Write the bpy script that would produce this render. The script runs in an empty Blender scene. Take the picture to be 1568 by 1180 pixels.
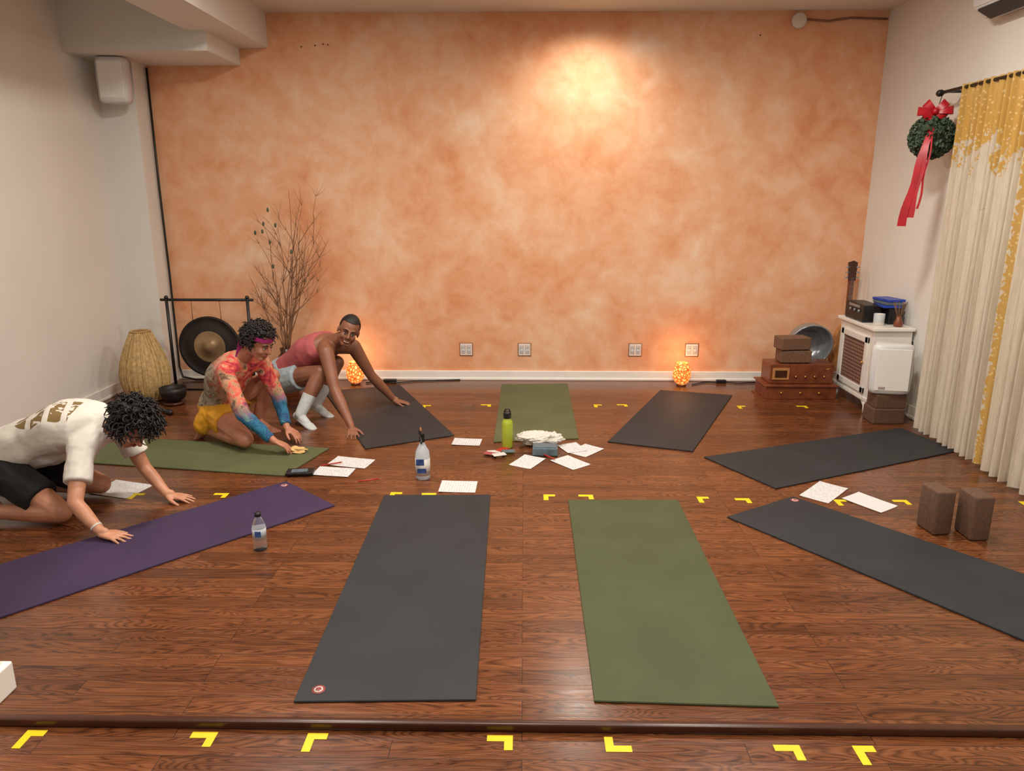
import bpy, bmesh, math, random
from mathutils import Matrix, Vector, Euler, noise
random.seed(7)
V=Vector
sc=bpy.context.scene
sc.view_settings.view_transform='Standard'
pi=math.pi

# ------------------------------------------------------------------ materials
def srgb(r,g,b):
    def c(v):
        v/=255.0
        return v/12.92 if v<=0.04045 else ((v+0.055)/1.055)**2.4
    return (c(r),c(g),c(b),1)
class NT:
    def __init__(s,name):
        s.m=bpy.data.materials.new(name); s.m.use_nodes=True
        s.nt=s.m.node_tree; s.b=s.nt.nodes['Principled BSDF']; s.out=s.nt.nodes['Material Output']
    def n(s,t,**k):
        o=s.nt.nodes.new(t)
        for a,v in k.items(): setattr(o,a,v)
        return o
    def l(s,a,b): s.nt.links.new(a,b)
    def coords(s,scale=(1,1,1),loc=(0,0,0),rot=(0,0,0)):
        tc=s.n('ShaderNodeTexCoord'); mp=s.n('ShaderNodeMapping')
        mp.inputs['Scale'].default_value=scale; mp.inputs['Location'].default_value=loc; mp.inputs['Rotation'].default_value=rot
        s.l(tc.outputs['Object'],mp.inputs['Vector']); return mp.outputs['Vector']
    def noise(s,vec,scale,detail=4,rough=.5,dist=0):
        o=s.n('ShaderNodeTexNoise'); o.inputs['Scale'].default_value=scale; o.inputs['Detail'].default_value=detail
        o.inputs['Roughness'].default_value=rough; o.inputs['Distortion'].default_value=dist
        s.l(vec,o.inputs['Vector']); return o.outputs['Fac']
    def ramp(s,fac,stops,interp='LINEAR'):
        o=s.n('ShaderNodeValToRGB'); o.color_ramp.interpolation=interp
        els=o.color_ramp.elements
        while len(els)<len(stops): els.new(.5)
        for e,(p,c) in zip(els,stops): e.position=p; e.color=c
        s.l(fac,o.inputs['Fac']); return o.outputs['Color']
    def mix(s,fac,a,b,mode='MIX'):
        o=s.n('ShaderNodeMix',data_type='RGBA',blend_type=mode)
        for sock,v in ((o.inputs[0],fac),(o.inputs[6],a),(o.inputs[7],b)):
            if hasattr(v,'is_output'): s.l(v,sock)
            else: sock.default_value=v
        return o.outputs[2]
    def math(s,op,a,b=0.0,clamp=False):
        o=s.n('ShaderNodeMath',operation=op,use_clamp=clamp)
        for sock,v in ((o.inputs[0],a),(o.inputs[1],b)):
            if hasattr(v,'is_output'): s.l(v,sock)
            else: sock.default_value=v
        return o.outputs[0]
    def sep(s,vec):
        o=s.n('ShaderNodeSeparateXYZ'); s.l(vec,o.inputs[0]); return o.outputs
    def bump(s,h,strength=.3,dist=.01):
        o=s.n('ShaderNodeBump'); o.inputs['Strength'].default_value=strength; o.inputs['Distance'].default_value=dist
        s.l(h,o.inputs['Height']); s.l(o.outputs['Normal'],s.b.inputs['Normal'])
    def base(s,c):
        if hasattr(c,'is_output'): s.l(c,s.b.inputs['Base Color'])
        else: s.b.inputs['Base Color'].default_value=c
    def set(s,**k):
        for a,v in k.items(): s.b.inputs[a.replace('_',' ')].default_value=v
def simple(name,rgb,rough=.5,var=.12,scale=20,bump=0,metal=0,**k):
    m=NT(name); c=srgb(*rgb); v=m.coords()
    f=m.noise(v,scale,3)
    d=tuple(x*(1-var) for x in c[:3])+(1,); e=tuple(min(1,x*(1+var)) for x in c[:3])+(1,)
    m.base(m.ramp(f,[(.3,d),(.7,e)])); m.set(Roughness=rough,Metallic=metal)
    if bump: m.bump(m.noise(v,scale*6,3),bump,.003)
    for a,vv in k.items(): m.b.inputs[a.replace('_',' ')].default_value=vv
    return m.m

def mat_orange_wall():
    m=NT('sponged_orange_plaster'); v=m.coords()
    a=m.noise(v,1.1,5,.55,.8); b=m.noise(v,4.2,5,.6,.5); c=m.noise(v,14,4,.6,.2)
    s1=m.math('MULTIPLY',a,.45); s2=m.math('MULTIPLY',b,.42); s3=m.math('MULTIPLY',c,.13)
    f=m.math('ADD',m.math('ADD',s1,s2),s3)
    col=m.ramp(f,[(.36,srgb(214,144,100)),(.44,srgb(221,160,118)),(.52,srgb(226,174,136)),(.59,srgb(230,188,154)),(.67,srgb(232,202,176))])
    m.base(col); m.set(Roughness=.75); m.bump(c,.15,.004); return m.m
def mat_floor():
    m=NT('oak_plank_floor'); v=m.coords()
    br=m.n('ShaderNodeTexBrick'); br.offset=.37; br.offset_frequency=3; br.squash=1.0
    br.inputs['Scale'].default_value=1; br.inputs['Brick Width'].default_value=1.15; br.inputs['Row Height'].default_value=.083
    br.inputs['Mortar Size'].default_value=.0012; br.inputs['Mortar Smooth'].default_value=.3; br.inputs['Bias'].default_value=0
    br.inputs['Color1'].default_value=(0,0,0,1); br.inputs['Color2'].default_value=(1,1,1,1); br.inputs['Mortar'].default_value=(.5,.5,.5,1)
    m.l(v,br.inputs['Vector'])
    bw=m.n('ShaderNodeRGBToBW'); m.l(br.outputs['Color'],bw.inputs[0])
    cmb=m.n('ShaderNodeCombineXYZ'); m.l(m.math('MULTIPLY',bw.outputs[0],7.3),cmb.inputs[2]); m.l(m.math('MULTIPLY',bw.outputs[0],3.1),cmb.inputs[0])
    add=m.n('ShaderNodeVectorMath',operation='ADD'); m.l(v,add.inputs[0]); m.l(cmb.outputs[0],add.inputs[1])
    mp=m.n('ShaderNodeMapping'); mp.inputs['Scale'].default_value=(1.6,22,1); m.l(add.outputs[0],mp.inputs['Vector'])
    g1=m.noise(mp.outputs[0],2.0,6,.65,1.2)
    mp2=m.n('ShaderNodeMapping'); mp2.inputs['Scale'].default_value=(.9,7,1); m.l(add.outputs[0],mp2.inputs['Vector'])
    wv=m.noise(mp2.outputs[0],1.6,2,.4,.6)
    rings=m.math('ABSOLUTE',m.math('SINE',m.math('MULTIPLY',wv,75)))
    grain=m.math('ADD',m.math('MULTIPLY',g1,.62),m.math('MULTIPLY',rings,.30))
    col=m.ramp(grain,[(.22,srgb(54,28,16)),(.45,srgb(94,53,29)),(.62,srgb(115,68,39)),(.85,srgb(138,88,55))])
    tone=m.ramp(bw.outputs[0],[(0,(.64,.61,.60,1)),(.5,(.92,.92,.92,1)),(1,(1.12,1.12,1.10,1))])
    col=m.mix(1.0,col,tone,'MULTIPLY')
    col=m.mix(br.outputs['Fac'],col,srgb(30,14,8))
    m.base(col)
    rr=m.ramp(g1,[(.3,(.19,.19,.19,1)),(.8,(.32,.32,.32,1))]); m.l(rr,m.b.inputs['Roughness'])
    m.b.inputs['Specular IOR Level'].default_value=.5
    hh=m.math('SUBTRACT',m.math('MULTIPLY',grain,.25),br.outputs['Fac']); m.bump(hh,.16,.002)
    return m.m
def mat_mat(name,rgb):
    m=NT(name); v=m.coords(); c=srgb(*rgb)
    a=m.noise(v,3.0,5,.6); b=m.noise(v,160,2)
    lo=tuple(x*.90 for x in c[:3])+(1,); hi=tuple(x*1.12+.002 for x in c[:3])+(1,)
    m.base(m.ramp(a,[(.35,lo),(.7,hi)])); m.set(Roughness=.62); m.bump(b,.25,.002)
    m.b.inputs['Specular IOR Level'].default_value=.3
    return m.m
def mat_curtain():
    m=NT('sheer_curtain_with_gold_lace'); v=m.coords(); x,y,z=m.sep(v)
    n1=m.noise(m.coords((1,1,1)),6,3,.5,.4); n2=m.noise(v,26,3,.6,1.0)
    uvn=m.n('ShaderNodeUVMap'); ux,uy,_=m.sep(uvn.outputs[0])
    mr=m.n('ShaderNodeMapRange'); mr.inputs['From Min'].default_value=1.74; mr.inputs['From Max'].default_value=2.14; m.l(z,mr.inputs['Value'])
    wob=m.math('ADD',m.math('MULTIPLY',m.math('SUBTRACT',n2,.5),1.3),m.math('MULTIPLY',m.math('SUBTRACT',n1,.5),1.5))
    top=m.math('GREATER_THAN',m.math('ADD',mr.outputs[0],m.math('MULTIPLY',wob,m.math('LESS_THAN',z,2.2))),.55)
    fe=m.math('SUBTRACT',1.0,m.math('DIVIDE',m.math('MINIMUM',ux,m.math('SUBTRACT',1.0,ux)),.07))
    edge=m.math('GREATER_THAN',m.math('ADD',fe,m.math('MULTIPLY',m.math('SUBTRACT',n2,.5),1.4)),.55)
    lace=m.n('ShaderNodeTexVoronoi'); lace.inputs['Scale'].default_value=36; m.l(v,lace.inputs['Vector'])
    lf=m.math('GREATER_THAN',lace.outputs['Distance'],.26)
    gold=m.mix(lf,srgb(226,198,134),srgb(200,156,70))
    mask=m.math('MAXIMUM',top,edge)
    weave=m.noise(m.coords((60,60,3)),3,2)
    sheer=m.ramp(weave,[(.3,srgb(206,196,178)),(.7,srgb(232,224,206))])
    m.base(m.mix(mask,sheer,gold)); m.set(Roughness=.85)
    tr=m.n('ShaderNodeBsdfTranslucent'); tr.inputs[0].default_value=srgb(240,230,210)
    ms=m.n('ShaderNodeMixShader'); ms.inputs[0].default_value=.3
    m.l(m.b.outputs[0],ms.inputs[1]); m.l(tr.outputs[0],ms.inputs[2])
    tp=m.n('ShaderNodeBsdfTransparent'); ms2=m.n('ShaderNodeMixShader')
    m.l(m.math('MULTIPLY',m.math('SUBTRACT',1.0,mask),.20),ms2.inputs[0])
    m.l(ms.outputs[0],ms2.inputs[1]); m.l(tp.outputs[0],ms2.inputs[2]); m.l(ms2.outputs[0],m.out.inputs[0])
    return m.m
def mat_emit(name,rgb,st):
    m=NT(name); m.base(srgb(*rgb)); m.b.inputs['Emission Color'].default_value=srgb(*rgb); m.b.inputs['Emission Strength'].default_value=st; return m.m
def mat_lampglass():
    m=NT('amber_mosaic_glass'); v=m.coords()
    vo=m.n('ShaderNodeTexVoronoi',feature='DISTANCE_TO_EDGE'); vo.inputs['Scale'].default_value=34; m.l(v,vo.inputs['Vector'])
    c=m.ramp(vo.outputs['Distance'],[(.04,srgb(190,70,20)),(.14,srgb(255,150,60)),(.4,srgb(255,205,130))])
    m.base(c); m.l(c,m.b.inputs['Emission Color']); m.b.inputs['Emission Strength'].default_value=1.1; return m.m
def mat_paper(lines=True,ink=(90,90,100)):
    m=NT('written_paper'); v=m.coords()
    n=m.noise(m.coords((1,1,1)),90,2); x,y,z=m.sep(v)
    st=m.math('GREATER_THAN',m.math('SINE',m.math('MULTIPLY',y,420)),.45)
    wr=m.math('GREATER_THAN',n,.5)
    f=m.math('MULTIPLY',m.math('MULTIPLY',st,wr),.5 if lines else 0.03)
    m.base(m.mix(f,srgb(206,204,204),srgb(*ink))); m.set(Roughness=.8); return m.m
def mat_tiedye():
    m=NT('tie_dye_knit'); v=m.coords(); n=m.noise(v,9,5,.65,1.4); x,y,z=m.sep(v)
    warm=m.ramp(n,[(.28,srgb(70,22,40)),(.40,srgb(186,50,62)),(.50,srgb(216,98,76)),(.58,srgb(190,150,116)),(.66,srgb(110,76,54)),(.75,srgb(70,60,90))])
    cool=m.ramp(n,[(.3,srgb(20,50,80)),(.45,srgb(38,110,140)),(.55,srgb(30,60,110)),(.66,srgb(80,150,150)),(.75,srgb(170,60,80))])
    mr=m.n('ShaderNodeMapRange'); mr.inputs['From Min'].default_value=.38; mr.inputs['From Max'].default_value=.26
    m.l(m.math('ADD',z,m.math('MULTIPLY',m.math('SUBTRACT',n,.5),.2)),mr.inputs['Value'])
    xr=m.n('ShaderNodeMapRange'); xr.inputs['From Min'].default_value=-2.0; xr.inputs['From Max'].default_value=-1.92; m.l(x,xr.inputs['Value'])
    backf=m.ramp(m.noise(v,16,4,.6,.6),[(.35,srgb(60,50,40)),(.5,srgb(160,150,130)),(.6,srgb(110,80,60)),(.72,srgb(180,110,80))])
    yr=m.n('ShaderNodeMapRange'); yr.inputs['From Min'].default_value=-2.02; yr.inputs['From Max'].default_value=-2.14; m.l(x,yr.inputs['Value'])
    c=m.mix(yr.outputs[0],warm,backf)
    c=m.mix(m.math('MULTIPLY',mr.outputs[0],xr.outputs[0]),c,cool)
    m.base(c); m.set(Roughness=.85); return m.m
def mat_tee():
    m=NT('white_printed_cotton'); v=m.coords(); x,y,z=m.sep(v)
    def band(s,a,b): return m.math('MULTIPLY',m.math('GREATER_THAN',s,a),m.math('LESS_THAN',s,b))
    bx=band(x,-2.74,-2.40); bz=m.math('GREATER_THAN',z,.50)
    blot=m.math('GREATER_THAN',m.noise(v,17,2,.4,.8),.45)
    stripes=m.math('GREATER_THAN',m.math('SINE',m.math('ADD',m.math('MULTIPLY',x,62),m.math('MULTIPLY',y,18))),-.55)
    yb=band(y,3.71,3.88)
    f=m.math('MULTIPLY',m.math('MULTIPLY',bx,bz),m.math('MULTIPLY',m.math('MULTIPLY',blot,stripes),yb))
    m.base(m.mix(f,srgb(220,215,205),srgb(128,104,62))); m.set(Roughness=.85); m.bump(m.noise(v,12,3),.3,.01); return m.m
def skin(name,rgb):
    m=NT(name); v=m.coords(); c=srgb(*rgb)
    f=m.noise(v,14,4,.6); lo=(c[0]*.86,c[1]*.80,c[2]*.78,1); hi=(min(1,c[0]*1.1),c[1]*1.1,c[2]*1.1,1)
    m.base(m.ramp(f,[(.3,lo),(.7,hi)])); m.set(Roughness=.5)
    m.bump(m.noise(v,220,2),.08,.001); return m.m

M={}
M['orange']=mat_orange_wall(); M['floor']=mat_floor()
M['white_wall']=simple('white_wall_paint',(220,217,210),.8,.03,2,.05)
M['ceil']=simple('ceiling_paint',(218,212,202),.85,.03,2)
M['trim']=simple('white_trim_paint',(232,229,222),.45,.03,6)
M['white']=simple('white_lacquer',(224,220,212),.4,.04,10)
M['whitep']=simple('white_plastic',(208,208,207),.4,.02,10)
M['black']=simple('black_metal',(22,21,22),.45,.1,30)
M['blackp']=simple('black_plastic',(18,18,20),.4,.1,30)
M['matgrey']=mat_mat('charcoal_rubber',(41,43,46)); M['matgreen']=mat_mat('olive_rubber',(67,74,46)); M['matpurple']=mat_mat('purple_rubber',(58,42,72))
M['sage']=mat_mat('sage_rubber',(86,91,60))
M['cork']=simple('brown_foam',(92,66,49),.8,.2,60,.3)
M['corkl']=simple('cork_grain',(108,78,58),.85,.25,90,.3)
M['tape']=simple('yellow_tape',(220,194,16),.5,.05,20)
M['nos']=simple('dark_wood_nosing',(64,32,19),.3,.2,12)
M['curtain']=mat_curtain()
M['leaf']=simple('green_leaf',(70,88,66),.7,.35,50)
M['red']=simple('red_ribbon',(168,12,30),.4,.2,12)
M['gold']=simple('gong_bronze',(150,124,92),.38,.25,9,metal=.6)
M['gongdark']=simple('gong_patina',(40,34,32),.5,.3,14,metal=.4)
M['basket']=simple('woven_bamboo',(184,154,102),.7,.25,40,.4)
M['basketd']=simple('woven_bamboo_dark',(146,110,64),.7,.2,40)
M['twig']=simple('dry_twig',(122,86,60),.8,.25,30)
M['wood']=simple('mahogany_wood',(112,58,32),.35,.3,14)
M['wood2']=simple('spruce_wood',(176,124,72),.4,.2,14)
M['brass']=simple('brass_knob',(190,150,80),.3,.1,20,metal=.9)
M['silver']=simple('frosted_crystal',(150,156,160),.25,.1,8,metal=.5)
M['plate']=simple('outlet_plate',(226,212,200),.5,.03,10)
M['outframe']=simple('outlet_dark',(130,92,70),.6,.03,10)
M['paper']=mat_paper(); M['paperp']=mat_paper(True,(210,90,110)); M['blank']=mat_paper(False)
M['sticker']=simple('sticker_red',(150,70,66),.5,.3,60); M['stickw']=simple('sticker_white',(200,195,190),.5,.05,60)
M['amber']=mat_lampglass(); M['bulb']=mat_emit('bulb_glow',(255,246,232),14)
M['skinA']=skin('skin_tan',(188,134,104)); M['skinB']=skin('skin_medium',(176,118,92)); M['skinC']=skin('skin_brown',(136,88,64))
M['hair']=simple('black_hair',(20,15,14),.6,.4,60); M['hairb']=simple('dark_brown_hair',(28,19,16),.6,.4,60)
M['tee']=mat_tee(); M['shortA']=simple('black_cotton',(16,16,20),.9,.2,20,.2)
M['tiedye']=mat_tiedye(); M['yellow']=simple('mustard_cotton',(200,140,24),.8,.1,14,.2); M['magenta']=simple('magenta_cotton',(156,32,104),.7,.25,40)
M['tank']=simple('dusty_pink_cotton',(170,84,86),.85,.12,14,.2); M['shortC']=simple('pale_blue_cotton',(160,174,180),.85,.08,14,.2); M['sock']=simple('sock_knit',(190,194,192),.9,.08,50,.3)
M['eye']=simple('eye_white',(214,206,198),.3,.02,10); M['iris']=simple('iris_dark',(24,14,10),.2,.1,10)
M['lipA']=simple('lips_a',(160,84,74),.45,.1,30); M['lipC']=simple('lips_c',(120,58,50),.45,.1,30); M['teeth']=simple('teeth',(236,232,224),.3,.02,10)
M['blue']=simple('blue_plastic',(24,62,160),.4,.2,30); M['label']=simple('blue_label',(46,74,130),.5,.5,50)
M['lime']=simple('lime_bottle',(164,178,52),.35,.05,12)
M['towel']=simple('white_terry',(206,200,190),.95,.08,60,.5)
M['tancloth']=simple('tan_cloth',(206,168,110),.9,.15,50,.4)
M['slate']=simple('slate_blue_cover',(84,100,108),.5,.2,30)
M['pencil']=simple('red_pencil',(170,40,30),.5,.1,20)
M['candle']=mat_emit('candle_glow',(255,226,180),.5)
m=NT('clear_plastic'); m.base(srgb(228,232,238)); m.set(Roughness=.06,IOR=1.2); m.b.inputs['Transmission Weight'].default_value=.92; M['clear']=m.m
m=NT('cloudy_plastic'); m.base(srgb(225,232,240)); m.set(Roughness=.3,IOR=1.25); m.b.inputs['Transmission Weight'].default_value=.45; M['cloudy']=m.m
m=NT('lattice_panel'); v=m.coords((1,1,1),rot=(pi/4,0,0)); ck=m.n('ShaderNodeTexChecker'); ck.inputs['Scale'].default_value=48; m.l(v,ck.inputs[0])
ck.inputs[1].default_value=srgb(150,116,98); ck.inputs[2].default_value=srgb(84,56,46); m.base(ck.outputs[0]); m.set(Roughness=.6); M['lattice']=m.m

# ------------------------------------------------------------------ mesh builder
def frame(t):
    t=t.normalized(); a=V((0,0,1)) if abs(t.z)<.9 else V((1,0,0))
    u=a.cross(t).normalized(); return u,t.cross(u).normalized()
class Bd:
    def __init__(s): s.bm=bmesh.new(); s.mats=[]
    def mi(s,m):
        if m not in s.mats: s.mats.append(m)
        return s.mats.index(m)
    def add(s,t,mat,smooth=False):
        i=s.mi(M[mat])
        bmesh.ops.recalc_face_normals(t,faces=t.faces)
        for f in t.faces: f.material_index=i; f.smooth=smooth
        me=bpy.data.meshes.new('t'); t.to_mesh(me); t.free(); s.bm.from_mesh(me); bpy.data.meshes.remove(me)
    def box(s,c,size,mat,rot=(0,0,0),bev=0,seg=2):
        t=bmesh.new(); bmesh.ops.create_cube(t,size=1,matrix=Matrix.Translation(c)@Euler(rot).to_matrix().to_4x4()@Matrix.Diagonal((*size,1)))
        if bev: bmesh.ops.bevel(t,geom=t.edges[:],offset=bev,segments=seg,affect='EDGES',profile=.5)
        s.add(t,mat,bev>0 and seg>2)
    def loft(s,rings,mat,smooth=True,cap=True,closed=True):
        t=bmesh.new(); R=[[t.verts.new(p) for p in r] for r in rings]; n=len(R[0])
        for a,b in zip(R,R[1:]):
            for i in range(n if closed else n-1):
                j=(i+1)%n; t.faces.new((a[i],a[j],b[j],b[i]))
        if cap and closed:
            t.faces.new(R[0][::-1]); t.faces.new(R[-1])
        s.add(t,mat,smooth)
    def rcone(s,p1,p2,r1,r2,mat,c1=True,c2=True,n=14,asp=1,side=None):
        p1=V(p1); p2=V(p2); t=(p2-p1)
        if t.length<1e-6: t=V((0,0,1e-4))
        u,w=frame(t); ax=t.normalized()
        if side is not None:
            u=(V(side)-ax*V(side).dot(ax)).normalized(); w=ax.cross(u)
        rings=[]
        def ring(c,r): return [c+u*(r*math.cos(2*pi*i/n))+w*(r*asp*math.sin(2*pi*i/n)) for i in range(n)]
        if c1:
            for a in (-80,-55,-28): rings.append(ring(p1+ax*r1*math.sin(math.radians(a)),r1*math.cos(math.radians(a))))
        rings.append(ring(p1,r1)); rings.append(ring(p2,r2))
        if c2:
            for a in (28,55,80): rings.append(ring(p2+ax*r2*math.sin(math.radians(a)),r2*math.cos(math.radians(a))))
        s.loft(rings,mat)
    def chain(s,pts,rs,mat,n=14,c2=True):
        for k in range(len(pts)-1): s.rcone(pts[k],pts[k+1],rs[k],rs[k+1],mat,True,c2 or k<len(pts)-2,n)
    def tube(s,pts,r,mat,n=8,smooth=True):
        pts=[V(p) for p in pts]; rr=r if isinstance(r,(list,tuple)) else [r]*len(pts)
        rings=[]; t0=(pts[1]-pts[0]).normalized(); u,w=frame(t0)
        for k,p in enumerate(pts):
            t=(pts[min(k+1,len(pts)-1)]-pts[max(k-1,0)]).normalized()
            u=(u-t*u.dot(t)).normalized(); w=t.cross(u)
            rings.append([p+(u*math.cos(2*pi*i/n)+w*math.sin(2*pi*i/n))*rr[k] for i in range(n)])
        s.loft(rings,mat,smooth)
    def ell(s,c,rad,mat,Rm=None,sub=3):
        t=bmesh.new(); bmesh.ops.create_icosphere(t,subdivisions=sub,radius=1)
        X=Matrix.Translation(c)@((Rm.to_4x4()) if Rm else Matrix())@Matrix.Diagonal((*rad,1))
        bmesh.ops.transform(t,matrix=X,verts=t.verts); s.add(t,mat,True)
    def lathe(s,prof,c,mat,n=32,Mx=None,sharp=False):
        Mx=Mx or Matrix(); c=V(c)
        s.loft([[c+(Mx@V((r*math.cos(2*pi*i/n),r*math.sin(2*pi*i/n),z))) for i in range(n)] for r,z in prof],mat,not sharp)
    def poly(s,pts,z0,z1,mat,bev=0):
        t=bmesh.new(); a=[t.verts.new((p[0],p[1],z0)) for p in pts]; b=[t.verts.new((p[0],p[1],z1)) for p in pts]
        n=len(pts); t.faces.new(a[::-1]); t.faces.new(b)
        for i in range(n): t.faces.new((a[i],a[(i+1)%n],b[(i+1)%n],b[i]))
        if bev: bmesh.ops.bevel(t,geom=t.edges[:],offset=bev,segments=2,affect='EDGES')
        s.add(t,mat)
    def prism(s,pts3,d,mat,bev=0,smooth=False):
        t=bmesh.new(); d=V(d); a=[t.verts.new(V(p)) for p in pts3]; b=[t.verts.new(V(p)+d) for p in pts3]
        n=len(a); t.faces.new(a[::-1]); t.faces.new(b)
        for i in range(n): t.faces.new((a[i],a[(i+1)%n],b[(i+1)%n],b[i]))
        if bev: bmesh.ops.bevel(t,geom=t.edges[:],offset=bev,segments=2,affect='EDGES')
        s.add(t,mat,smooth)
    def obj(s,name,parent=None,remesh=0,smooth=0,disp=0,dscale=.1):
        me=bpy.data.meshes.new(name); s.bm.to_mesh(me); s.bm.free()
        for m in s.mats: me.materials.append(m)
        o=bpy.data.objects.new(name,me); bpy.context.collection.objects.link(o)
        if parent: o.parent=parent
        if remesh:
            r=o.modifiers.new('r','REMESH'); r.mode='VOXEL'; r.voxel_size=remesh; r.use_smooth_shade=True
        if smooth:
            q=o.modifiers.new('s','SMOOTH'); q.factor=.5; q.iterations=smooth
        if disp:
            tx=bpy.data.textures.new('folds','CLOUDS'); tx.noise_scale=dscale; tx.noise_depth=2
            q=o.modifiers.new('d','DISPLACE'); q.texture=tx; q.strength=disp; q.mid_level=.5; q.texture_coords='LOCAL'
        return o
def empty(name,loc=(0,0,0)):
    e=bpy.data.objects.new(name,None); e.empty_display_size=.1; bpy.context.collection.objects.link(e); return e

# ------------------------------------------------------------------ room
XL,XR,YW,YF,ZC=-3.60,3.07,6.89,-2.4,3.21
def slab(name,c,size,mat,bev=0):
    b=Bd(); b.box(c,size,mat,bev=bev); return b.obj(name)
slab('floor',((XL+XR)/2,(2.12+YW)/2,-.05),(XR-XL,YW-2.12,.1),'floor')
slab('floor_front',((XL+XR)/2,(YF+2.12)/2,-.09),(XR-XL,2.12-YF,.12),'floor')
b=Bd(); b.box(((XL+XR)/2,2.128,-.014),(XR-XL,.03,.032),'nos',bev=.007,seg=3); b.obj('trim_1')
slab('ceiling',((XL+XR)/2,(YF+YW)/2,ZC+.05),(XR-XL,YW-YF,.1),'ceil')
slab('wall_back',((XL+XR)/2,YW+.05,1.55),(XR-XL,.1,3.5),'orange')
slab('wall_left',(XL-.05,(YF+YW)/2,1.55),(.1,YW-YF+.2,3.5),'white_wall')
slab('wall_right',(XR+.05,(YF+YW)/2,1.55),(.1,YW-YF+.2,3.5),'white_wall')
slab('wall_front',((XL+XR)/2,YF-.05,1.55),(XR-XL,.1,3.5),'white_wall')
slab('wall_pilaster',((XL-3.29)/2,(6.65+YW)/2,ZC/2),(-3.29-XL,YW-6.65,ZC),'white_wall')
slab('ceiling_beam',((XL-2.46)/2,(6.2+YW)/2,(2.79+ZC)/2),(-2.46-XL,YW-6.2,ZC-2.79),'white_wall')
slab('ceiling_beam',((-2.6-2.21)/2,(YF+YW)/2,(2.93+ZC)/2),(.39,YW-YF,ZC-2.93),'white_wall')
slab('wall_partition',(-2.04,2.08,ZC/2),(.30,.30,ZC),'white_wall')
b=Bd(); b.box((-1.99,2.10,.055),(.38,.36,.11),'trim',bev=.006); b.box((-2.00,2.09,.14),(.355,.335,.06),'trim',bev=.012,seg=3); b.obj('baseboard_partition')
def basebd(name,c,s,ax):
    b=Bd(); b.box(c,s,'trim',bev=.004); 
    c2=list(c); c2[2]=.012; s2=list(s); s2[2]=.024; s2[ax]+=.016; b.box(c2,s2,'trim',bev=.006); b.obj(name)
basebd('baseboard_back',((-3.29+XR)/2,YW-.01,.045),(XR+3.29,.02,.09),1)
basebd('baseboard_left',(XL+.01,(2.12+6.65)/2,.05),(.02,6.65-2.12,.1),0)
basebd('baseboard_right',(XR-.01,(2.12+YW)/2,.05),(.02,YW-2.12,.1),0)

# ------------------------------------------------------------------ camera
cd=bpy.data.cameras.new('camera'); cam=bpy.data.objects.new('camera',cd); bpy.context.collection.objects.link(cam)
cam.location=(0,0,1.70); cam.rotation_euler=(math.radians(90-14.3),0,math.radians(.9))
cd.sensor_width=36; cd.lens=36*1140/1568; cd.clip_start=.02
sc.camera=cam

# ------------------------------------------------------------------ lights
def downlight(x,y,e,r=.06,col=(1,.93,.84),size=.12,spot=False):
    b=Bd(); b.lathe([(r*.9,0),(r*1.25,0),(r*1.3,-.006),(r*1.2,-.012),(r*.95,-.012)],(x,y,ZC),'trim',28)
    b.lathe([(.001,-.006),(r*.93,-.006),(r*.93,-.002),(.001,-.002)],(x,y,ZC),'bulb',24); b.obj('recessed_ceiling_light')
    if spot:
        l=bpy.data.lights.new('spot','SPOT'); l.spot_size=math.radians(160); l.spot_blend=1; l.shadow_soft_size=.05
    else:
        l=bpy.data.lights.new('area','AREA'); l.shape='DISK'; l.size=size
    l.energy=e; l.color=col
    o=bpy.data.objects.new('downlight_lamp',l); o.location=(x,y,ZC-.03); bpy.context.collection.objects.link(o)
downlight(.54,6.36,100,spot=True,col=(1,.93,.80))
for x in (-1.5,1.5):
    downlight(x,4.3,60,size=.35); downlight(x,1.2,62,size=.35)
downlight(0,2.9,46,size=.35)
w=bpy.data.worlds.new('world'); sc.world=w; w.use_nodes=True; w.node_tree.nodes['Background'].inputs[0].default_value=(.9,.9,.9,1); w.node_tree.nodes['Background'].inputs[1].default_value=.15

# ------------------------------------------------------------------ mats
def mat(pts,m,stick=None):
    b=Bd(); b.poly(pts,0.001,.008,m,.002)
    if stick:
        b.lathe([(.001,.0082),(.024,.0082),(.024,.0092),(.001,.0092)],(stick[0],stick[1],0),'sticker',24)
        b.lathe([(.001,.0092),(.016,.0092),(.016,.0100),(.001,.0100)],(stick[0],stick[1],0),'stickw',24)
        b.lathe([(.001,.0100),(.012,.0100),(.012,.0104),(.001,.0104)],(stick[0],stick[1],0),'sticker',5)
    b.obj('yoga_mat')
mat([(-.81,4.04),(-.19,4.06),(-.16,2.23),(-.79,2.21)],'matgrey',(-.72,2.275))
mat([(.26,3.99),(.89,4.0),(.88,2.21),(.25,2.23)],'matgreen')
mat([(-1.45,4.25),(-1.06,3.89),(-2.37,2.50),(-2.74,2.90)],'matpurple',(-1.44,4.18))
mat([(-1.34,4.87),(-1.49,4.34),(-3.02,4.58),(-3.02,5.10)],'sage')
mat([(-1.78,6.41),(-1.14,6.65),(-.50,5.17),(-1.09,4.86)],'matgrey')
mat([(-.20,6.69),(.41,6.73),(.40,5.11),(-.21,5.02)],'sage')
mat([(1.23,6.50),(1.83,6.33),(1.16,4.84),(.60,5.04)],'matgrey')
mat([(1.21,4.73),(2.84,5.40),(2.98,4.88),(1.51,4.18)],'matgrey')
mat([(1.11,3.77),(1.57,4.06),(2.76,2.62),(2.22,2.29)],'matgrey',(1.56,4.0))

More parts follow.
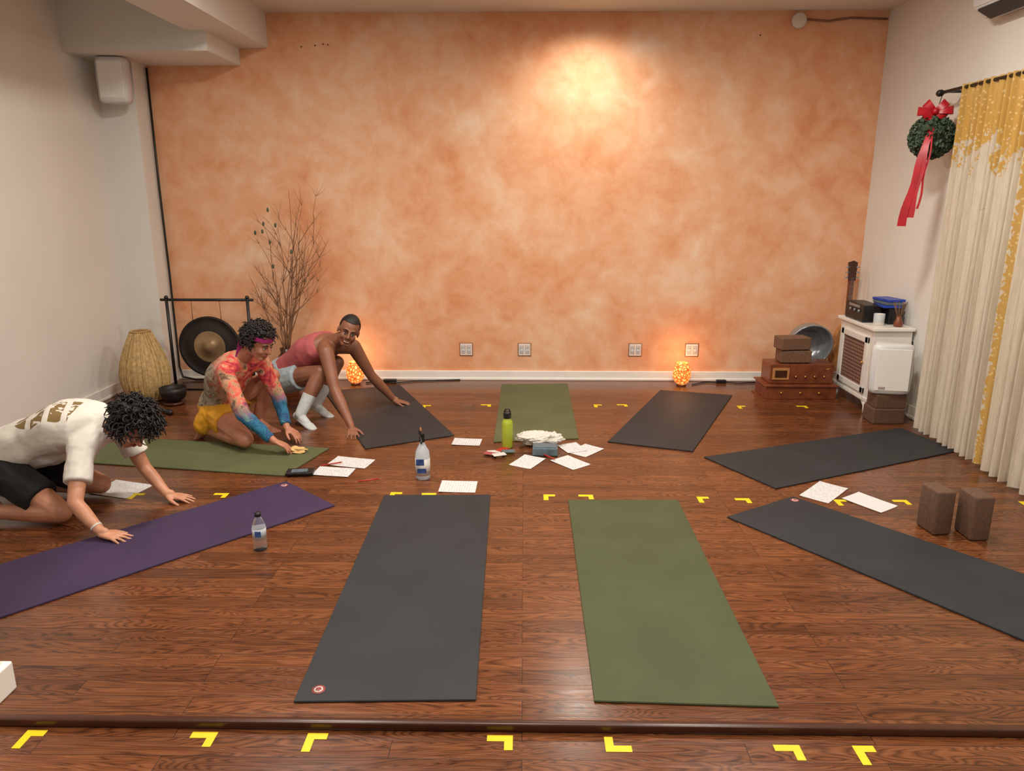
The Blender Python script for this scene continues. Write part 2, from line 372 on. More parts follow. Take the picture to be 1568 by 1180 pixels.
# ------------------------------------------------------------------ tape corner marks
def tape(x,y,a,z=0,L=.085,w=.028):
    b=Bd(); c,s=math.cos(a),math.sin(a)
    def T(p): return (x+p[0]*c-p[1]*s,y+p[0]*s+p[1]*c)
    b.poly([T(p) for p in [(0,0),(L,0),(L,w),(w,w),(w,L*.8),(0,L*.8)]],z+.0003,z+.0012,'tape'); b.obj('floor_tape_mark')
for i,(x,y) in enumerate([(-.84,5.99),(-.27,6.02),(.59,6.03),(.87,6.04),(1.78,6.01),(2.36,6.02)]): tape(x,y,pi if i%2 else -pi/2)
for i,(x,y) in enumerate([(-2.29,4.06),(-1.73,4.07),(-.78,4.10),(-.51,4.09),(.12,4.08),(.41,4.08),(1.01,4.06),(1.31,4.04),(1.79,4.03),(2.21,4.03),(2.84,4.02)]): tape(x,y,pi if i%2 else -pi/2)
for i,(x,y) in enumerate([(-1.65,2.10),(-1.01,2.10),(-.71,2.10),(-.03,2.10),(.27,2.03),(.90,2.07),(1.07,2.07)]):
    tape(x,y,[-pi/2,pi,-pi/2,pi,0,pi,-pi/2][i],-.03)

# ------------------------------------------------------------------ right side props
def curtain(name,y0,y1,x0,ztop,zbot):
    b=Bd(); t=bmesh.new(); nu,nv=150,40; grid=[]
    uvl=t.loops.layers.uv.new('UVMap'); info={}
    for j in range(nv+1):
        v=j/nv; row=[]
        for i in range(nu+1):
            u=i/nu; ph=u*2*pi*11+math.sin(u*9)*.9
            amp=.022+.020*v
            x=x0+amp*math.sin(ph)+.010*math.sin(ph*2.3+v*3)
            y=y0+(y1-y0)*u+.012*math.cos(ph*1.3)*v
            vt=t.verts.new((x,y,ztop+(zbot-ztop)*v+.004*math.sin(ph)*v)); info[vt]=(u,v); row.append(vt)
        grid.append(row)
    for j in range(nv):
        for i in range(nu):
            f=t.faces.new((grid[j][i],grid[j][i+1],grid[j+1][i+1],grid[j+1][i]))
            for lp in f.loops: lp[uvl].uv=info[lp.vert]
    b.bm.loops.layers.uv.new('UVMap'); b.add(t,'curtain',True); return b.obj(name)
curtain('sheer_curtain',5.38,4.55,2.94,2.42,.03)
curtain('sheer_curtain',4.53,3.55,2.93,2.42,.02)
b=Bd(); b.tube([(2.93,5.62,2.40),(2.93,3.4,2.40)],.012,'black',12)
b.lathe([(.004,0),(.022,.004),(.024,.03),(.016,.05),(.004,.055)],(2.93,5.62,2.40),'black',16,Mx=Matrix.Rotation(-pi/2,3,'X'))
for y in (5.56,3.6): b.box((3.0,y,2.40),(.14,.016,.016),'black'); b.box((3.062,y,2.39),(.014,.03,.09),'black',bev=.003)
b.obj('curtain_rod')
# kissing ball with ribbon
b=Bd(); cx,cy,cz=2.87,5.56,2.10
b.ell((cx,cy,cz),(.122,.122,.122),'leaf')
for k in range(760):
    th=random.uniform(0,2*pi); c=random.uniform(-1,1); s=math.sqrt(1-c*c); d=V((s*math.cos(th),s*math.sin(th),c))
    u,w=frame(d); a=random.uniform(0,2*pi); e=(u*math.cos(a)+w*math.sin(a)); p=V((cx,cy,cz))+d*.122
    tip=p+d*.032+e*.036; sd=e.cross(d)*.016; mid=p+d*.022+e*.012
    t=bmesh.new(); vs=[t.verts.new(q) for q in (p,mid+sd,tip,mid-sd)]; t.faces.new(vs); b.add(t,'leaf')
def ribbon(path,side):
    sd=V(side).normalized(); b.loft([[V(p)-sd*q,V(p)+sd*q] for p,q in path],'red',True,False,False)
VW=V((.90,-.43,0)).normalized(); VD=V((-.43,-.90,0)).normalized()
bc=V((cx,cy,cz+.165))+VD*.05
for a in (-1,1):
    for k in range(3):
        ang=(.05,.75,-.60)[k]; dd=VW*a*math.cos(ang)+V((0,0,math.sin(ang)))
        pts=[]
        for i in range(15):
            t=i/14*2*pi; rr=(.055,.045,.040)[k]
            pts.append((bc+dd*(rr-rr*math.cos(t))+VD*(rr*.5*math.sin(t)),.014+.016*(1-math.cos(t))/2))
        ribbon(pts,dd.cross(VD)+VD*.25)
b.ell(bc+VD*.02,(.022,.022,.024),'red')
for a,ln,wd in ((-.030,.66,.026),(.005,.60,.024),(.045,.54,.008)):
    path=[]
    for i in range(14):
        f=i/13; path.append((V((cx,cy,cz+.15-(ln+.10)*f))+VD*(.05+.13*math.sin(min(1,f*2.2)*pi/2))+VW*(a*(.3+.9*f)-.09*f+.006*math.sin(i*1.1+a*40)),wd*(.5+.6*f)))
    ribbon(path,VW+VD*(.25+6*a))
b.tube([(cx,cy,cz+.12),(2.93,5.60,2.40)],.003,'black'); b.obj('hanging_kissing_ball_wreath')
# wall air conditioner
b=Bd(); pr=[(3.068,5.28,2.82),(2.96,5.28,2.80),(2.88,5.28,2.86),(2.86,5.28,3.0),(2.88,5.28,3.08),(3.068,5.28,3.10)]
b.prism(pr,(0,-.85,0),'whitep',.008); b.box((2.93,4.86,2.822),(.10,.74,.012),'blackp',rot=(0,.5,0)); b.obj('air_conditioner')
# cabinet
b=Bd(); x0,x1,y0,y1=2.75,3.05,5.80,6.42
b.box(((x0+x1)/2-.01,(y0+y1)/2,.686),(x1-x0+.03,y1-y0+.06,.028),'white',bev=.006)
b.box(((x0+x1)/2,(y0+y1)/2,.395),(x1-x0,y1-y0,.56),'white',bev=.004)
b.box(((x0+x1)/2,(y0+y1)/2,.11),(x1-x0+.02,y1-y0+.02,.03),'white',bev=.004)
for px_ in (x0+.02,x1-.03):
    for py_ in (y0+.03,y1-.03):
        b.rcone((px_,py_,.10),(px_-(.015 if px_<2.9 else 0),py_,.0),.028,.016,'white',False,False,12)
b.prism([(x0-.004,y0+.05,.12),(x0-.004,y0+.02,.03),(x0-.004,y0+.09,.09),(x0-.004,y1-.09,.09),(x0-.004,y1-.02,.03),(x0-.004,y1-.05,.12)],(.01,0,0),'white')
b.box((x0-.004,(y0+y1)/2,.38),(.006,.40,.36),'lattice')
for yy in ((y0+y1)/2-.225,(y0+y1)/2+.225): b.box((x0-.008,yy,.38),(.018,.05,.46),'white',bev=.004)
for zz in (.175,.585): b.box((x0-.008,(y0+y1)/2,zz),(.018,.5,.05),'white',bev=.004)
b.ell((x0-.025,y0+.1,.40),(.012,.012,.012),'brass',sub=2); b.obj('white_cabinet')
zt=.701
b=Bd(); b.box((2.825,6.20,zt+.07),(.15,.34,.14),'blackp',bev=.008)
for k in range(3): b.lathe([(.001,0),(.012,0),(.011,.012),(.001,.013)],(2.749,6.10+.08*k,zt+.085),'silver',12,Mx=Matrix.Rotation(-pi/2,3,'Y'))
b.box((2.748,6.2,zt+.12),(.004,.2,.02),'silver'); b.obj('audio_receiver')
slab('speaker_box',(2.97,6.04,zt+.065),(.11,.20,.13),'blackp',bev=.006)
b=Bd()
for k in range(3): b.box((2.94+.008*k,6.04+.01*k,zt+.142+.022*k),(.14,.22,.02),('blue','slate','blue')[k],rot=(0,0,.15*k-.1),bev=.003)
b.obj('book_stack')
b=Bd(); b.lathe([(.001,0),(.04,0),(.042,.09),(.038,.09),(.036,.02),(.001,.02)],(2.83,5.92,zt),'cloudy',24)
b.lathe([(.001,.004),(.034,.004),(.034,.085),(.001,.085)],(2.83,5.92,zt),'candle',20); b.obj('pillar_candle')
b=Bd(); b.lathe([(.001,0),(.032,0),(.036,.03),(.022,.055),(.018,.085),(.014,.085),(.001,.05)],(2.95,5.85,zt),'wood',20)
for k in range(9):
    a=k*.7; b.tube([(2.95,5.85,zt+.035),(2.95+.05*math.cos(a),5.85+.05*math.sin(a),.88+.01*(k%3))],.002,'twig',6)
b.obj('reed_diffuser')
# white loudspeaker on blocks
b=Bd(); b.box((2.80,5.60,.06),(.24,.18,.12),'cork',bev=.008); b.obj('foam_yoga_block')
b=Bd(); b.box((2.81,5.60,.175),(.23,.16,.11),'cork',bev=.008); b.obj('foam_yoga_block')
def speaker(c,w,h,d,rotz):
    b=Bd(); R=Euler((0,0,rotz)).to_matrix(); rings=[]
    prof=[(0,.80),(.03,.92),(.10,.99),(.5,1.02),(.9,.99),(.97,.92),(1,.80)]
    for z,s in prof:
        ring=[]
        for i in range(28):
            a=2*pi*i/28; ca,sa=math.cos(a),math.sin(a)
            x=abs(ca)**.45*(1 if ca>0 else -1)*w/2*s; y=abs(sa)**.55*(1 if sa>0 else -1)*d/2*(.8 if z in(0,1) else 1)
            if sa>0: x*=.75
            ring.append(V(c)+R@V((x,y,(z-.5)*h)))
        rings.append(ring)
    b.loft(rings,'whitep'); return b,R
b,R=speaker((2.80,5.60,.425),.31,.385,.19,-.15)
b.box(V((2.80,5.60,.425))+R@V((0,-.095,0)),(.24,.008,.32),'trim',rot=(0,0,-.15),bev=.003)
for k in range(5): b.box(V((2.80,5.60,.285))+R@V((-.09+.01*k,-.1,.0)),(.004,.004,.02),'outframe')
b.obj('white_loudspeaker')
b,R=speaker((-3.35,6.47,2.61),.25,.35,.20,.12)
b.box((-3.36,6.61,2.60),(.06,.08,.10),'whitep',bev=.005)
b.box(V((-3.35,6.47,2.61))+R@V((0,-.095,0)),(.19,.01,.28),'trim',rot=(0,0,.12),bev=.004); b.obj('wall_loudspeaker')
# harmonium, stacked cases
b=Bd(); b.box((2.37,6.33,.065),(.60,.30,.11),'wood',bev=.006); b.box((2.37,6.33,.005),(.64,.34,.01),'wood'); b.box((2.37,6.33,.128),(.63,.33,.014),'wood',bev=.004)
for k in range(3): b.lathe([(.001,0),(.012,0),(.010,.012),(.001,.014)],(2.2+.16*k,6.178,.07),'brass',12,Mx=Matrix.Rotation(pi/2,3,'X'))
b.obj('harmonium')
b=Bd(); b.box((2.38,6.35,.222),(.54,.24,.17),'wood',bev=.006)
b.box((2.20,6.226,.225),(.14,.01,.10),'wood2'); b.box((2.20,6.220,.225),(.10,.01,.06),'nos')
for k in range(4): b.lathe([(.001,0),(.011,0),(.009,.012),(.001,.014)],(2.33+.08*k,6.229,.20),'brass',12,Mx=Matrix.Rotation(pi/2,3,'X'))
b.tube([(2.56,6.22,.26),(2.60,6.19,.28),(2.62,6.22,.25)],.004,'brass'); b.obj('shruti_box')
for k in range(2):
    b=Bd(); b.box((2.33-.02*k,6.33,.366+.112*k),(.26,.16,.105),'corkl',rot=(0,0,.12*k),bev=.008); b.obj('cork_yoga_block')
b=Bd()
b.lathe([(.001,-.02),(.10,-.015),(.16,.02),(.180,.09),(.184,.13),(.196,.135),(.196,.12),(.19,.06),(.17,0),(.11,-.04),(.001,-.045)],(2.56,6.68,.43),'silver',40,Mx=Matrix.Rotation(pi/2+.2,3,'X'))
b.rcone((2.48,6.70,.0),(2.48,6.70,.26),.016,.012,'black',False,False); b.rcone((2.64,6.70,.0),(2.64,6.70,.26),.016,.012,'black',False,False); b.box((2.56,6.70,.25),(.24,.10,.02),'black'); b.obj('crystal_singing_bowl')
# guitar
b=Bd(); gx,gy=2.91,6.70
out=[]
for i in range(36):
    a=2*pi*i/36; zz=math.sin(a); rr=.115+.025*(-zz)-.03*math.exp(-((zz-.15)/.3)**2); out.append((gx+rr*math.cos(a),gy,.36+.22*zz))
b.prism([(p[0],p[1]-.03,p[2]) for p in out],(0,.075,0),'wood2'); b.lathe([(.001,0),(.04,0),(.04,.003),(.001,.003)],(gx,gy-.03,.42),'black',20,Mx=Matrix.Rotation(pi/2,3,'X'))
b.box((gx-.005,gy-.03,.75),(.046,.022,.44),'wood',rot=(0,-.02,0)); b.prism([(gx-.035,gy-.04,.97),(gx+.025,gy-.04,.97),(gx+.035,gy-.03,1.13),(gx,gy-.03,1.145),(gx-.045,gy-.03,1.13)],(0,.018,0),'nos')
for k in range(3):
    for sx in (-1,1): b.tube([(gx-.005+sx*.03,gy-.03,1.0+.045*k),(gx-.005+sx*.06,gy-.03,1.0+.045*k)],.006,'silver',8)
for k in range(9): b.box((gx-.005,gy-.0425,.58+.042*k),(.044,.002,.003),'silver')
for k in range(4): b.tube([(gx-.018+.009*k,gy-.044,1.0),(gx-.018+.009*k,gy-.044,.3)],.0008,'silver',4)
b.obj('acoustic_guitar')
# foam blocks foreground right
for (x,y,a) in ((2.155,3.64,.12),(2.315,3.575,.02)):
    b=Bd(); b.box((x,y,.12),(.10,.145,.238),'cork',rot=(0,0,a),bev=.012,seg=3); b.obj('foam_yoga_block')
# globe lamps
for nm,(x,y) in (('globe_lamp',(1.46,6.70)),('globe_lamp',(-1.56,6.70))):
    b=Bd(); b.lathe([(.03,.0),(.045,.0),(.045,.012),(.03,.016)],(x,y,0),'wood',24)
    b.lathe([(.035,.014),(.062,.035),(.08,.075),(.083,.11),(.076,.15),(.060,.185),(.05,.20),(.052,.215),(.047,.215),(.045,.20),(.056,.18),(.070,.15),(.078,.11),(.074,.07),(.055,.035),(.03,.018)],(x,y,0),'amber',32)
    b.obj(nm)
    l=bpy.data.lights.new('glow','POINT'); l.energy=2.3; l.color=(1,.46,.20); l.shadow_soft_size=.04
    o=bpy.data.objects.new('globe_lamp_bulb',l); o.location=(x,y,.27); bpy.context.collection.objects.link(o)
# outlets
for x in (-.54,.01,1.05,1.58):
    b=Bd(); b.box((x,YW-.004,.295),(.125,.008,.125),'outframe',bev=.002); b.box((x,YW-.009,.295),(.112,.008,.112),'plate',bev=.003)
    for sx in (-.027,.027):
        b.box((x+sx,YW-.014,.295),(.036,.004,.072),'outframe',bev=.002); b.box((x+sx,YW-.0155,.295),(.032,.004,.066),'whitep',bev=.002)
        for sz in (-.018,.018):
            for q in (-.006,.006): b.box((x+sx+q,YW-.0178,.295+sz),(.0035,.002,.012),'blackp')
    b.obj('wall_outlet')
b=Bd(); b.lathe([(.001,0),(.062,0),(.062,.03),(.05,.036),(.001,.036)],(2.31,YW,3.13),'ceil',24,Mx=Matrix.Rotation(pi/2,3,'X'))
b.tube([(2.37,YW-.015,3.14),(2.55,YW-.015,3.125),(2.75,YW-.015,3.15),(3.05,YW-.015,3.14)],.009,'outframe'); b.obj('junction_box')
b=Bd(); b.tube([(-3.265,YW-.035,2.77),(-3.27,YW-.035,1.8),(-3.265,YW-.035,1.0),(-3.27,YW-.035,.12),(-3.24,YW-.05,.03),(-3.1,6.80,.013),(-2.4,6.82,.013)],.010,'blackp'); b.obj('speaker_cable')
b=Bd(); b.tube([(1.56,6.70,.008),(1.7,6.80,.008),(1.8,6.78,.008),(1.9,6.80,.008),(2.0,6.76,.008),(2.25,6.80,.008)],.006,'blackp'); b.box((1.85,6.79,.018),(.09,.04,.03),'blackp',bev=.005); b.obj('power_cord')
b=Bd(); b.tube([(-1.47,6.72,.008),(-1.35,6.78,.008),(-1.2,6.72,.008),(-1.0,6.80,.008),(-.6,6.85,.008)],.006,'blackp'); b.box((-1.25,6.76,.018),(.12,.05,.03),'blackp',bev=.005); b.obj('power_cord')
b=Bd()
for x,z in ((-1.92,2.94),(-1.80,2.95),(-1.73,2.96),(-1.69,2.955),(2.0,3.02)): b.lathe([(.001,0),(.007,0),(.005,.005),(.001,.005)],(x,YW,z),'nos',10,Mx=Matrix.Rotation(pi/2,3,'X'))
b.obj('wall_anchors')
b=Bd(); b.tube([(3.03,5.75,.60),(3.03,5.70,.35),(3.0,5.74,.10),(2.97,5.74,.01),(2.8,5.75,.008)],.005,'blackp'); b.obj('power_cord')

# ------------------------------------------------------------------ left props
b=Bd(); cx,cy=-3.22,6.12
prof=[(.105,0),(.135,.02),(.172,.09),(.192,.17),(.194,.25),(.180,.34),(.150,.43),(.112,.52),(.082,.585),(.070,.605),(.055,.595)]
rings=[]
for k in range(61):
    q=k/60*(len(prof)-1); i=min(int(q),len(prof)-2); f=q-i; r=prof[i][0]*(1-f)+prof[i+1][0]*f; z=prof[i][1]*(1-f)+prof[i+1][1]*f
    rings.append([V((cx+(r+.004*math.cos(a*24))*math.cos(a),cy+(r+.004*math.cos(a*24))*math.sin(a),z)) for a in [2*pi*j/96 for j in range(96)]])
b.loft(rings,'basket')
for z,r in ((.02,.138),(.595,.078)): b.lathe([(r,-.006),(r+.006,-.004),(r+.006,.004),(r,.006)],(cx,cy,z),'basketd',48)
for k in range(32):
    a=2*pi*k/32; b.tube([(cx+(p[0]+.003)*math.cos(a),cy+(p[0]+.003)*math.sin(a),p[1]) for p in prof[:-1]],.0045,'basket',6)
b.obj('bamboo_floor_lamp')
# gong on stand
b=Bd(); gy=6.25; xa,xb=-3.03,-2.34
for x in (xa,xb):
    b.tube([(x,gy,.02),(x,gy,.86)],.013,'black',12); b.tube([(x,gy-.16,.014),(x,gy+.16,.014)],.014,'black',12); b.ell((x,gy,.865),(.018,.018,.018),'black',sub=2)
b.tube([(xa-.05,gy,.845),(xb+.05,gy,.845)],.012,'black',12); b.tube([(xa,gy,.06),(xb,gy,.06)],.010,'black',12)
c=V((-2.70,gy,.44)); X=Matrix.Rotation(pi/2,3,'X')
b.lathe([(.001,-.012),(.24,-.012),(.262,.012),(.262,-.02),(.25,-.03),(.001,-.03)],c,'gongdark',56,Mx=X)
b.lathe([(.185,.001),(.195,-.004),(.255,-.004),(.262,.004),(.262,-.004),(.185,-.008)],c,'gongdark',56,Mx=X)
b.lathe([(.001,.010),(.05,.008),(.055,.002),(.12,.002),(.182,-.002),(.188,-.010),(.001,-.010)],c,'gold',56,Mx=X)
for sx in (-.12,.12): b.tube([(c.x+sx,gy,.835),(c.x+sx*1.02,gy,c.z+.22)],.003,'twig',6)
b.obj('gong_on_stand')
b=Bd(); b.lathe([(.001,.0),(.07,.0),(.09,.02),(.075,.03),(.001,.03)],(-2.93,5.98,0),'nos',28)
b.lathe([(.001,.03),(.05,.03),(.09,.06),(.105,.11),(.108,.15),(.102,.15),(.098,.11),(.08,.065),(.001,.045)],(-2.93,5.98,0),'gongdark',32); b.obj('singing_bowl')
b=Bd(); b.rcone((-3.05,5.85,.02),(-2.86,5.70,.02),.012,.012,'wood'); b.rcone((-2.88,5.715,.022),(-2.82,5.67,.022),.022,.022,'black'); b.obj('gong_mallet')
b=Bd(); vx,vy=-2.12,6.50
b.lathe([(.001,0),(.08,0),(.11,.08),(.12,.18),(.09,.29),(.05,.34),(.06,.38),(.054,.38),(.045,.34),(.08,.28),(.001,.05)],(vx,vy,0),'nos',32)
def branch(p,d,L,r,depth):
    pts=[V(p)]; d=V(d).normalized(); n=7; q=V(p)
    for i in range(n):
        d=(d+V((random.gauss(0,.13),random.gauss(0,.09),random.gauss(.04,.07)))).normalized(); q=q+d*L/n
        if q.y>YW-.04: q.y=YW-.04
        pts.append(q.copy())
    b.tube(pts,[r*(1-.75*i/n) for i in range(n+1)],'twig',6)
    if depth>0:
        for k in range(random.randint(3,5)):
            i=random.randint(2,n-1); s=random.choice((-1,1)); dd=(d+V((s*random.uniform(.3,1.1),random.uniform(-.3,.3),random.uniform(-.3,.5))))
            branch(pts[i],dd,L*random.uniform(.24,.42),r*.55,depth-1)
for k in range(14):
    t=(k-6.5)/6.5; L=random.uniform(.85,1.52)*(1-.22*abs(t)); branch((vx+random.uniform(-.03,.03),vy+random.uniform(-.02,.02),.33),(t*.22+.04,random.uniform(-.15,.15),1),L,.0058,2)
for k in range(8):
    p=V((vx+random.uniform(-.25,.35),vy,random.uniform(.9,1.6))); b.ell(p,(.012,.004,.022),'leaf',sub=1)
b.obj('dried_branches_in_vase')

# ------------------------------------------------------------------ floor clutter
def paper(x,y,a,m='paper',w=.216,h=.279,z=.001,name='paper_sheet'):
    b=Bd(); t=bmesh.new(); g=[]
    for j in range(9):
        row=[]
        for i in range(7):
            u=(i/6-.5)*w; v=(j/8-.5)*h; zz=z+.004*max(0,abs(u)/w*2-.6)+.003*(j/8)**3
            row.append(t.verts.new((u,v,zz)))
        g.append(row)
    for j in range(8):
        for i in range(6): t.faces.new((g[j][i],g[j][i+1],g[j+1][i+1],g[j+1][i]))
    b.add(t,m,True); o=b.obj(name); o.location=(x,y,0); o.rotation_euler=(0,0,a); return o
paper(-.40,5.03,1.5,w=.15,h=.20); paper(-.39,4.19,1.55,'paperp',w=.18,h=.22)
paper(.03,4.63,-.5,w=.16,h=.22); paper(.31,4.62,.7,w=.16,h=.22); paper(.43,4.86,-.7,w=.16,h=.22); paper(.34,4.91,.4,w=.15,h=.18,z=.003)
paper(-1.13,4.60,1.35,w=.17,h=.27); paper(-1.20,4.42,1.45,w=.15,h=.24,z=.004)
paper(-2.40,4.12,1.3,w=.22,h=.28); paper(1.78,4.14,-.75,w=.17,h=.30); paper(1.98,3.99,.6,'blank',w=.17,h=.24,z=.002)
b=Bd(); b.box((-1.40,4.38,.018),(.17,.09,.020),'blackp',rot=(0,0,.1),bev=.006); b.box((-1.40,4.37,.030),(.10,.05,.006),'slate',rot=(0,0,.2),bev=.002); b.obj('smartphone')
for (x,y,a) in ((-.94,4.26,.35),(-1.24,4.54,.5),(.17,4.70,-.9)):
    b=Bd(); d=V((math.cos(a),math.sin(a),0))*.07; c=V((x,y,.014)); b.tube([c-d,c+d*.85],.0045,'pencil',6); b.rcone(c+d*.85,c+d,.0045,.001,'wood2',False,True,6); b.obj('pencil')
for i,(x,y,a,m) in enumerate(((-.20,4.82,.2,'stickw'),(-.14,4.86,.9,'pencil'),(-.22,4.76,-.4,'sticker'),(-.10,4.80,.1,'slate'),(-.16,4.72,.4,'stickw'))):
    b=Bd(); b.box((x,y,.004+.004*i),(.09,.055,.003),m,rot=(0,0,a)); b.obj('playing_card')
b=Bd(); b.box((.15,4.79,.03),(.17,.11,.055),'slate',rot=(0,0,-.05),bev=.006); b.box((.15,4.79,.060),(.15,.09,.006),'slate',rot=(0,0,-.05),bev=.002); b.obj('card_deck_box')
b=Bd(); t=bmesh.new(); bmesh.ops.create_icosphere(t,subdivisions=5,radius=1)
for v in t.verts:
    p=v.co.copy(); nn=noise.noise(p*1.6+V((3,1,2)))*.45+abs(noise.noise(p*3.7))*.35
    s=1+nn*.6; v.co=V((p.x*.145*s,p.y*.075*s,max(-.004,.04+p.z*.045*s+.02*abs(noise.noise(p*5)))))
    v.co+=V((.11,4.97,.010))
b.add(t,'towel',True); b.obj('folded_towel')
# bottles
b=Bd(); x,y=-.11,4.93
b.lathe([(.001,0),(.036,0),(.038,.006),(.038,.17),(.034,.19),(.024,.205),(.024,.215),(.001,.215)],(x,y,0),'lime',32)
b.lathe([(.001,.213),(.027,.213),(.027,.25),(.022,.258),(.001,.258)],(x,y,0),'blackp',28); b.tube([(x-.02,y,.255),(x-.012,y,.275),(x+.012,y,.275),(x+.02,y,.255)],.005,'blackp'); b.obj('water_bottle')
b=Bd(); x,y=-.62,4.33
b.lathe([(.001,0),(.042,0),(.045,.008),(.045,.15),(.040,.18),(.022,.215),(.014,.235),(.014,.25),(.001,.25)],(x,y,0),'cloudy',32)
b.lathe([(.0455,.03),(.0462,.03),(.0462,.135),(.0455,.135)],(x,y,0),'stickw',32); b.box((x-.01,y-.0465,.12),(.05,.004,.04),'label',bev=.002); b.box((x,y-.0465,.065),(.055,.004,.03),'label',bev=.001)
b.lathe([(.001,.24),(.018,.24),(.018,.27),(.012,.275),(.001,.275)],(x,y,0),'blackp',20)
b.box((x,y-.01,.292),(.022,.07,.034),'blackp',rot=(.1,0,.4),bev=.006); b.prism([(x-.004,y-.03,.28),(x-.004,y-.045,.25),(x-.004,y-.038,.235),(x-.004,y-.02,.27)],(.009,0,0),'blackp'); b.rcone((x-.004,y+.0,.30),(x-.006,y,.325),.007,.005,'wood2'); b.obj('spray_bottle')
b=Bd(); x,y=-1.30,3.36
b.lathe([(.001,0),(.028,0),(.033,.006),(.033,.03),(.031,.035),(.033,.04),(.033,.055),(.031,.06),(.033,.065),(.033,.12),(.031,.135),(.018,.165),(.013,.175),(.013,.185),(.001,.185)],(x,y,0),'clear',32)
b.lathe([(.0334,.068),(.0338,.068),(.0338,.118),(.0334,.118)],(x,y,0),'cloudy',32); b.box((x+.005,y-.034,.095),(.03,.003,.03),'label',bev=.001)
b.lathe([(.001,.178),(.0155,.178),(.0155,.197),(.001,.198)],(x,y,0),'blackp',24); b.obj('plastic_bottle')

# ------------------------------------------------------------------ people
def lerp(a,b,t): return V(a)*(1-t)+V(b)*t
def torso(b,mat,pel,ch,nk,side,grow=0,w=1,start=0,end=99):
    pel,ch,nk=V(pel),V(ch),V(nk); side=V(side).normalized()
    low=pel+(pel-ch).normalized()*.07
    P=[low,pel,lerp(pel,ch,.5),ch,lerp(ch,nk,.55),lerp(ch,nk,.92)]
    W=[(.11,.085),(.165,.115),(.142,.100),(.172,.118),(.168,.100),(.085,.070)]
    pts=[];wd=[]
    for i in range(len(P)-1):
        p0=P[max(i-1,0)];p1=P[i];p2=P[i+1];p3=P[min(i+2,len(P)-1)]
        for k in range(5):
            t=k/5
            pts.append(.5*((2*p1)+(p2-p0)*t+(2*p0-5*p1+4*p2-p3)*t*t+(3*p1-p0-3*p2+p3)*t**3)); wd.append((W[i][0]*(1-t)+W[i+1][0]*t,W[i][1]*(1-t)+W[i+1][1]*t))
    pts.append(P[-1]); wd.append(W[-1]); n=28; rings=[]
    for k in range(len(pts)):
        if k<start or k>end: continue
        t=(pts[min(k+1,len(pts)-1)]-pts[max(k-1,0)]).normalized(); u=(side-t*side.dot(t)).normalized(); f=t.cross(u)
        a_,b_=wd[k][0]*w+grow,wd[k][1]*w+grow
        rings.append([pts[k]+u*(a_*abs(math.cos(q))**.85*(1 if math.cos(q)>0 else -1))+f*(b_*abs(math.sin(q))**.85*(1 if math.sin(q)>0 else -1)) for q in [2*pi*i/n for i in range(n)]])
    b.loft(rings,mat)
def hand(b,mat,wr,d,n,thumb,curl=.25,spread=.22,sc_=1.0):
    wr=V(wr); d=V(d).normalized(); n=V(n); n=(n-d*n.dot(d)).normalized(); u=d.cross(n)*thumb; s=sc_
    b.ell(wr+d*.05*s,(.036*s,.046*s,.014*s),mat,Matrix((u,d,n)).transposed(),2)
    offs=[.031,.011,-.010,-.029]; kn=[.086,.090,.085,.076]; fl=[.070,.078,.073,.056]
    for i in range(4):
        b0=wr+u*offs[i]*.5*s+d*.012*s; k=wr+u*offs[i]*s+d*kn[i]*s
        b.rcone(b0,k,.014*s,.0112*s,mat,n=10)
        sp=offs[i]/.031*spread; a=curl*.4; q=k; rr=[.0092,.0085,.0076,.0066]
        for j,fr in enumerate((.45,.30,.25)):
            a+=curl*(1,.9,.5)[j]*.8; dd=((d+u*sp).normalized()*math.cos(a)-n*math.sin(a)); q2=q+dd*fl[i]*fr*s
            b.rcone(q,q2,rr[j]*s,rr[j+1]*s,mat,n=10); q=q2
    q=wr+u*.020*s+d*.018*s
    for (cu,cd_,cn,L,r1,r2) in ((.75,.62,-.15,.042,.015,.012),(.50,.85,-.2,.034,.012,.0105),(.32,.93,-.25,.027,.0105,.008)):
        q2=q+(u*cu+d*cd_+n*cn).normalized()*L*s; b.rcone(q,q2,r1*s,r2*s,mat,n=10); q=q2
def foot(b,mat,ank,toe,toes=True,up=(0,0,1)):
    ank=V(ank); d=V(toe)-ank; L=d.length; d.normalize(); up=V(up); up=(up-d*up.dot(d)).normalized(); u=d.cross(up)
    b.ell(ank-d*.03-up*.03,(.034,.042,.036),mat,Matrix((u,d,up)).transposed(),2)
    b.rcone(ank-up*.01,ank+d*.09-up*.030,.036,.030,mat,n=14,asp=.8,side=u)
    b.rcone(ank-up*.035,ank+d*.13-up*.043,.034,.040,mat,n=14,asp=.55,side=u)
    if toes:
        for i in range(5):
            o=(-.032+.016*i); l=(.058,.055,.050,.044,.036)[i]
            b.rcone(ank+d*.125+u*o-up*.045,ank+d*(.125+l)+u*o*1.1-up*.05,(.014,.011,.0105,.010,.009)[i],(.012,.009,.0085,.008,.007)[i],mat,n=10)
    else: b.rcone(ank+d*.12-up*.042,ank+d*.165-up*.045,.042,.034,mat,n=14,asp=.55,side=u)
def headframe(fwd,up=(0,0,1)):
    f=V(fwd).normalized(); u=V(up); u=(u-f*u.dot(f)).normalized(); r=f.cross(u); return Matrix((r,f,u)).transposed()
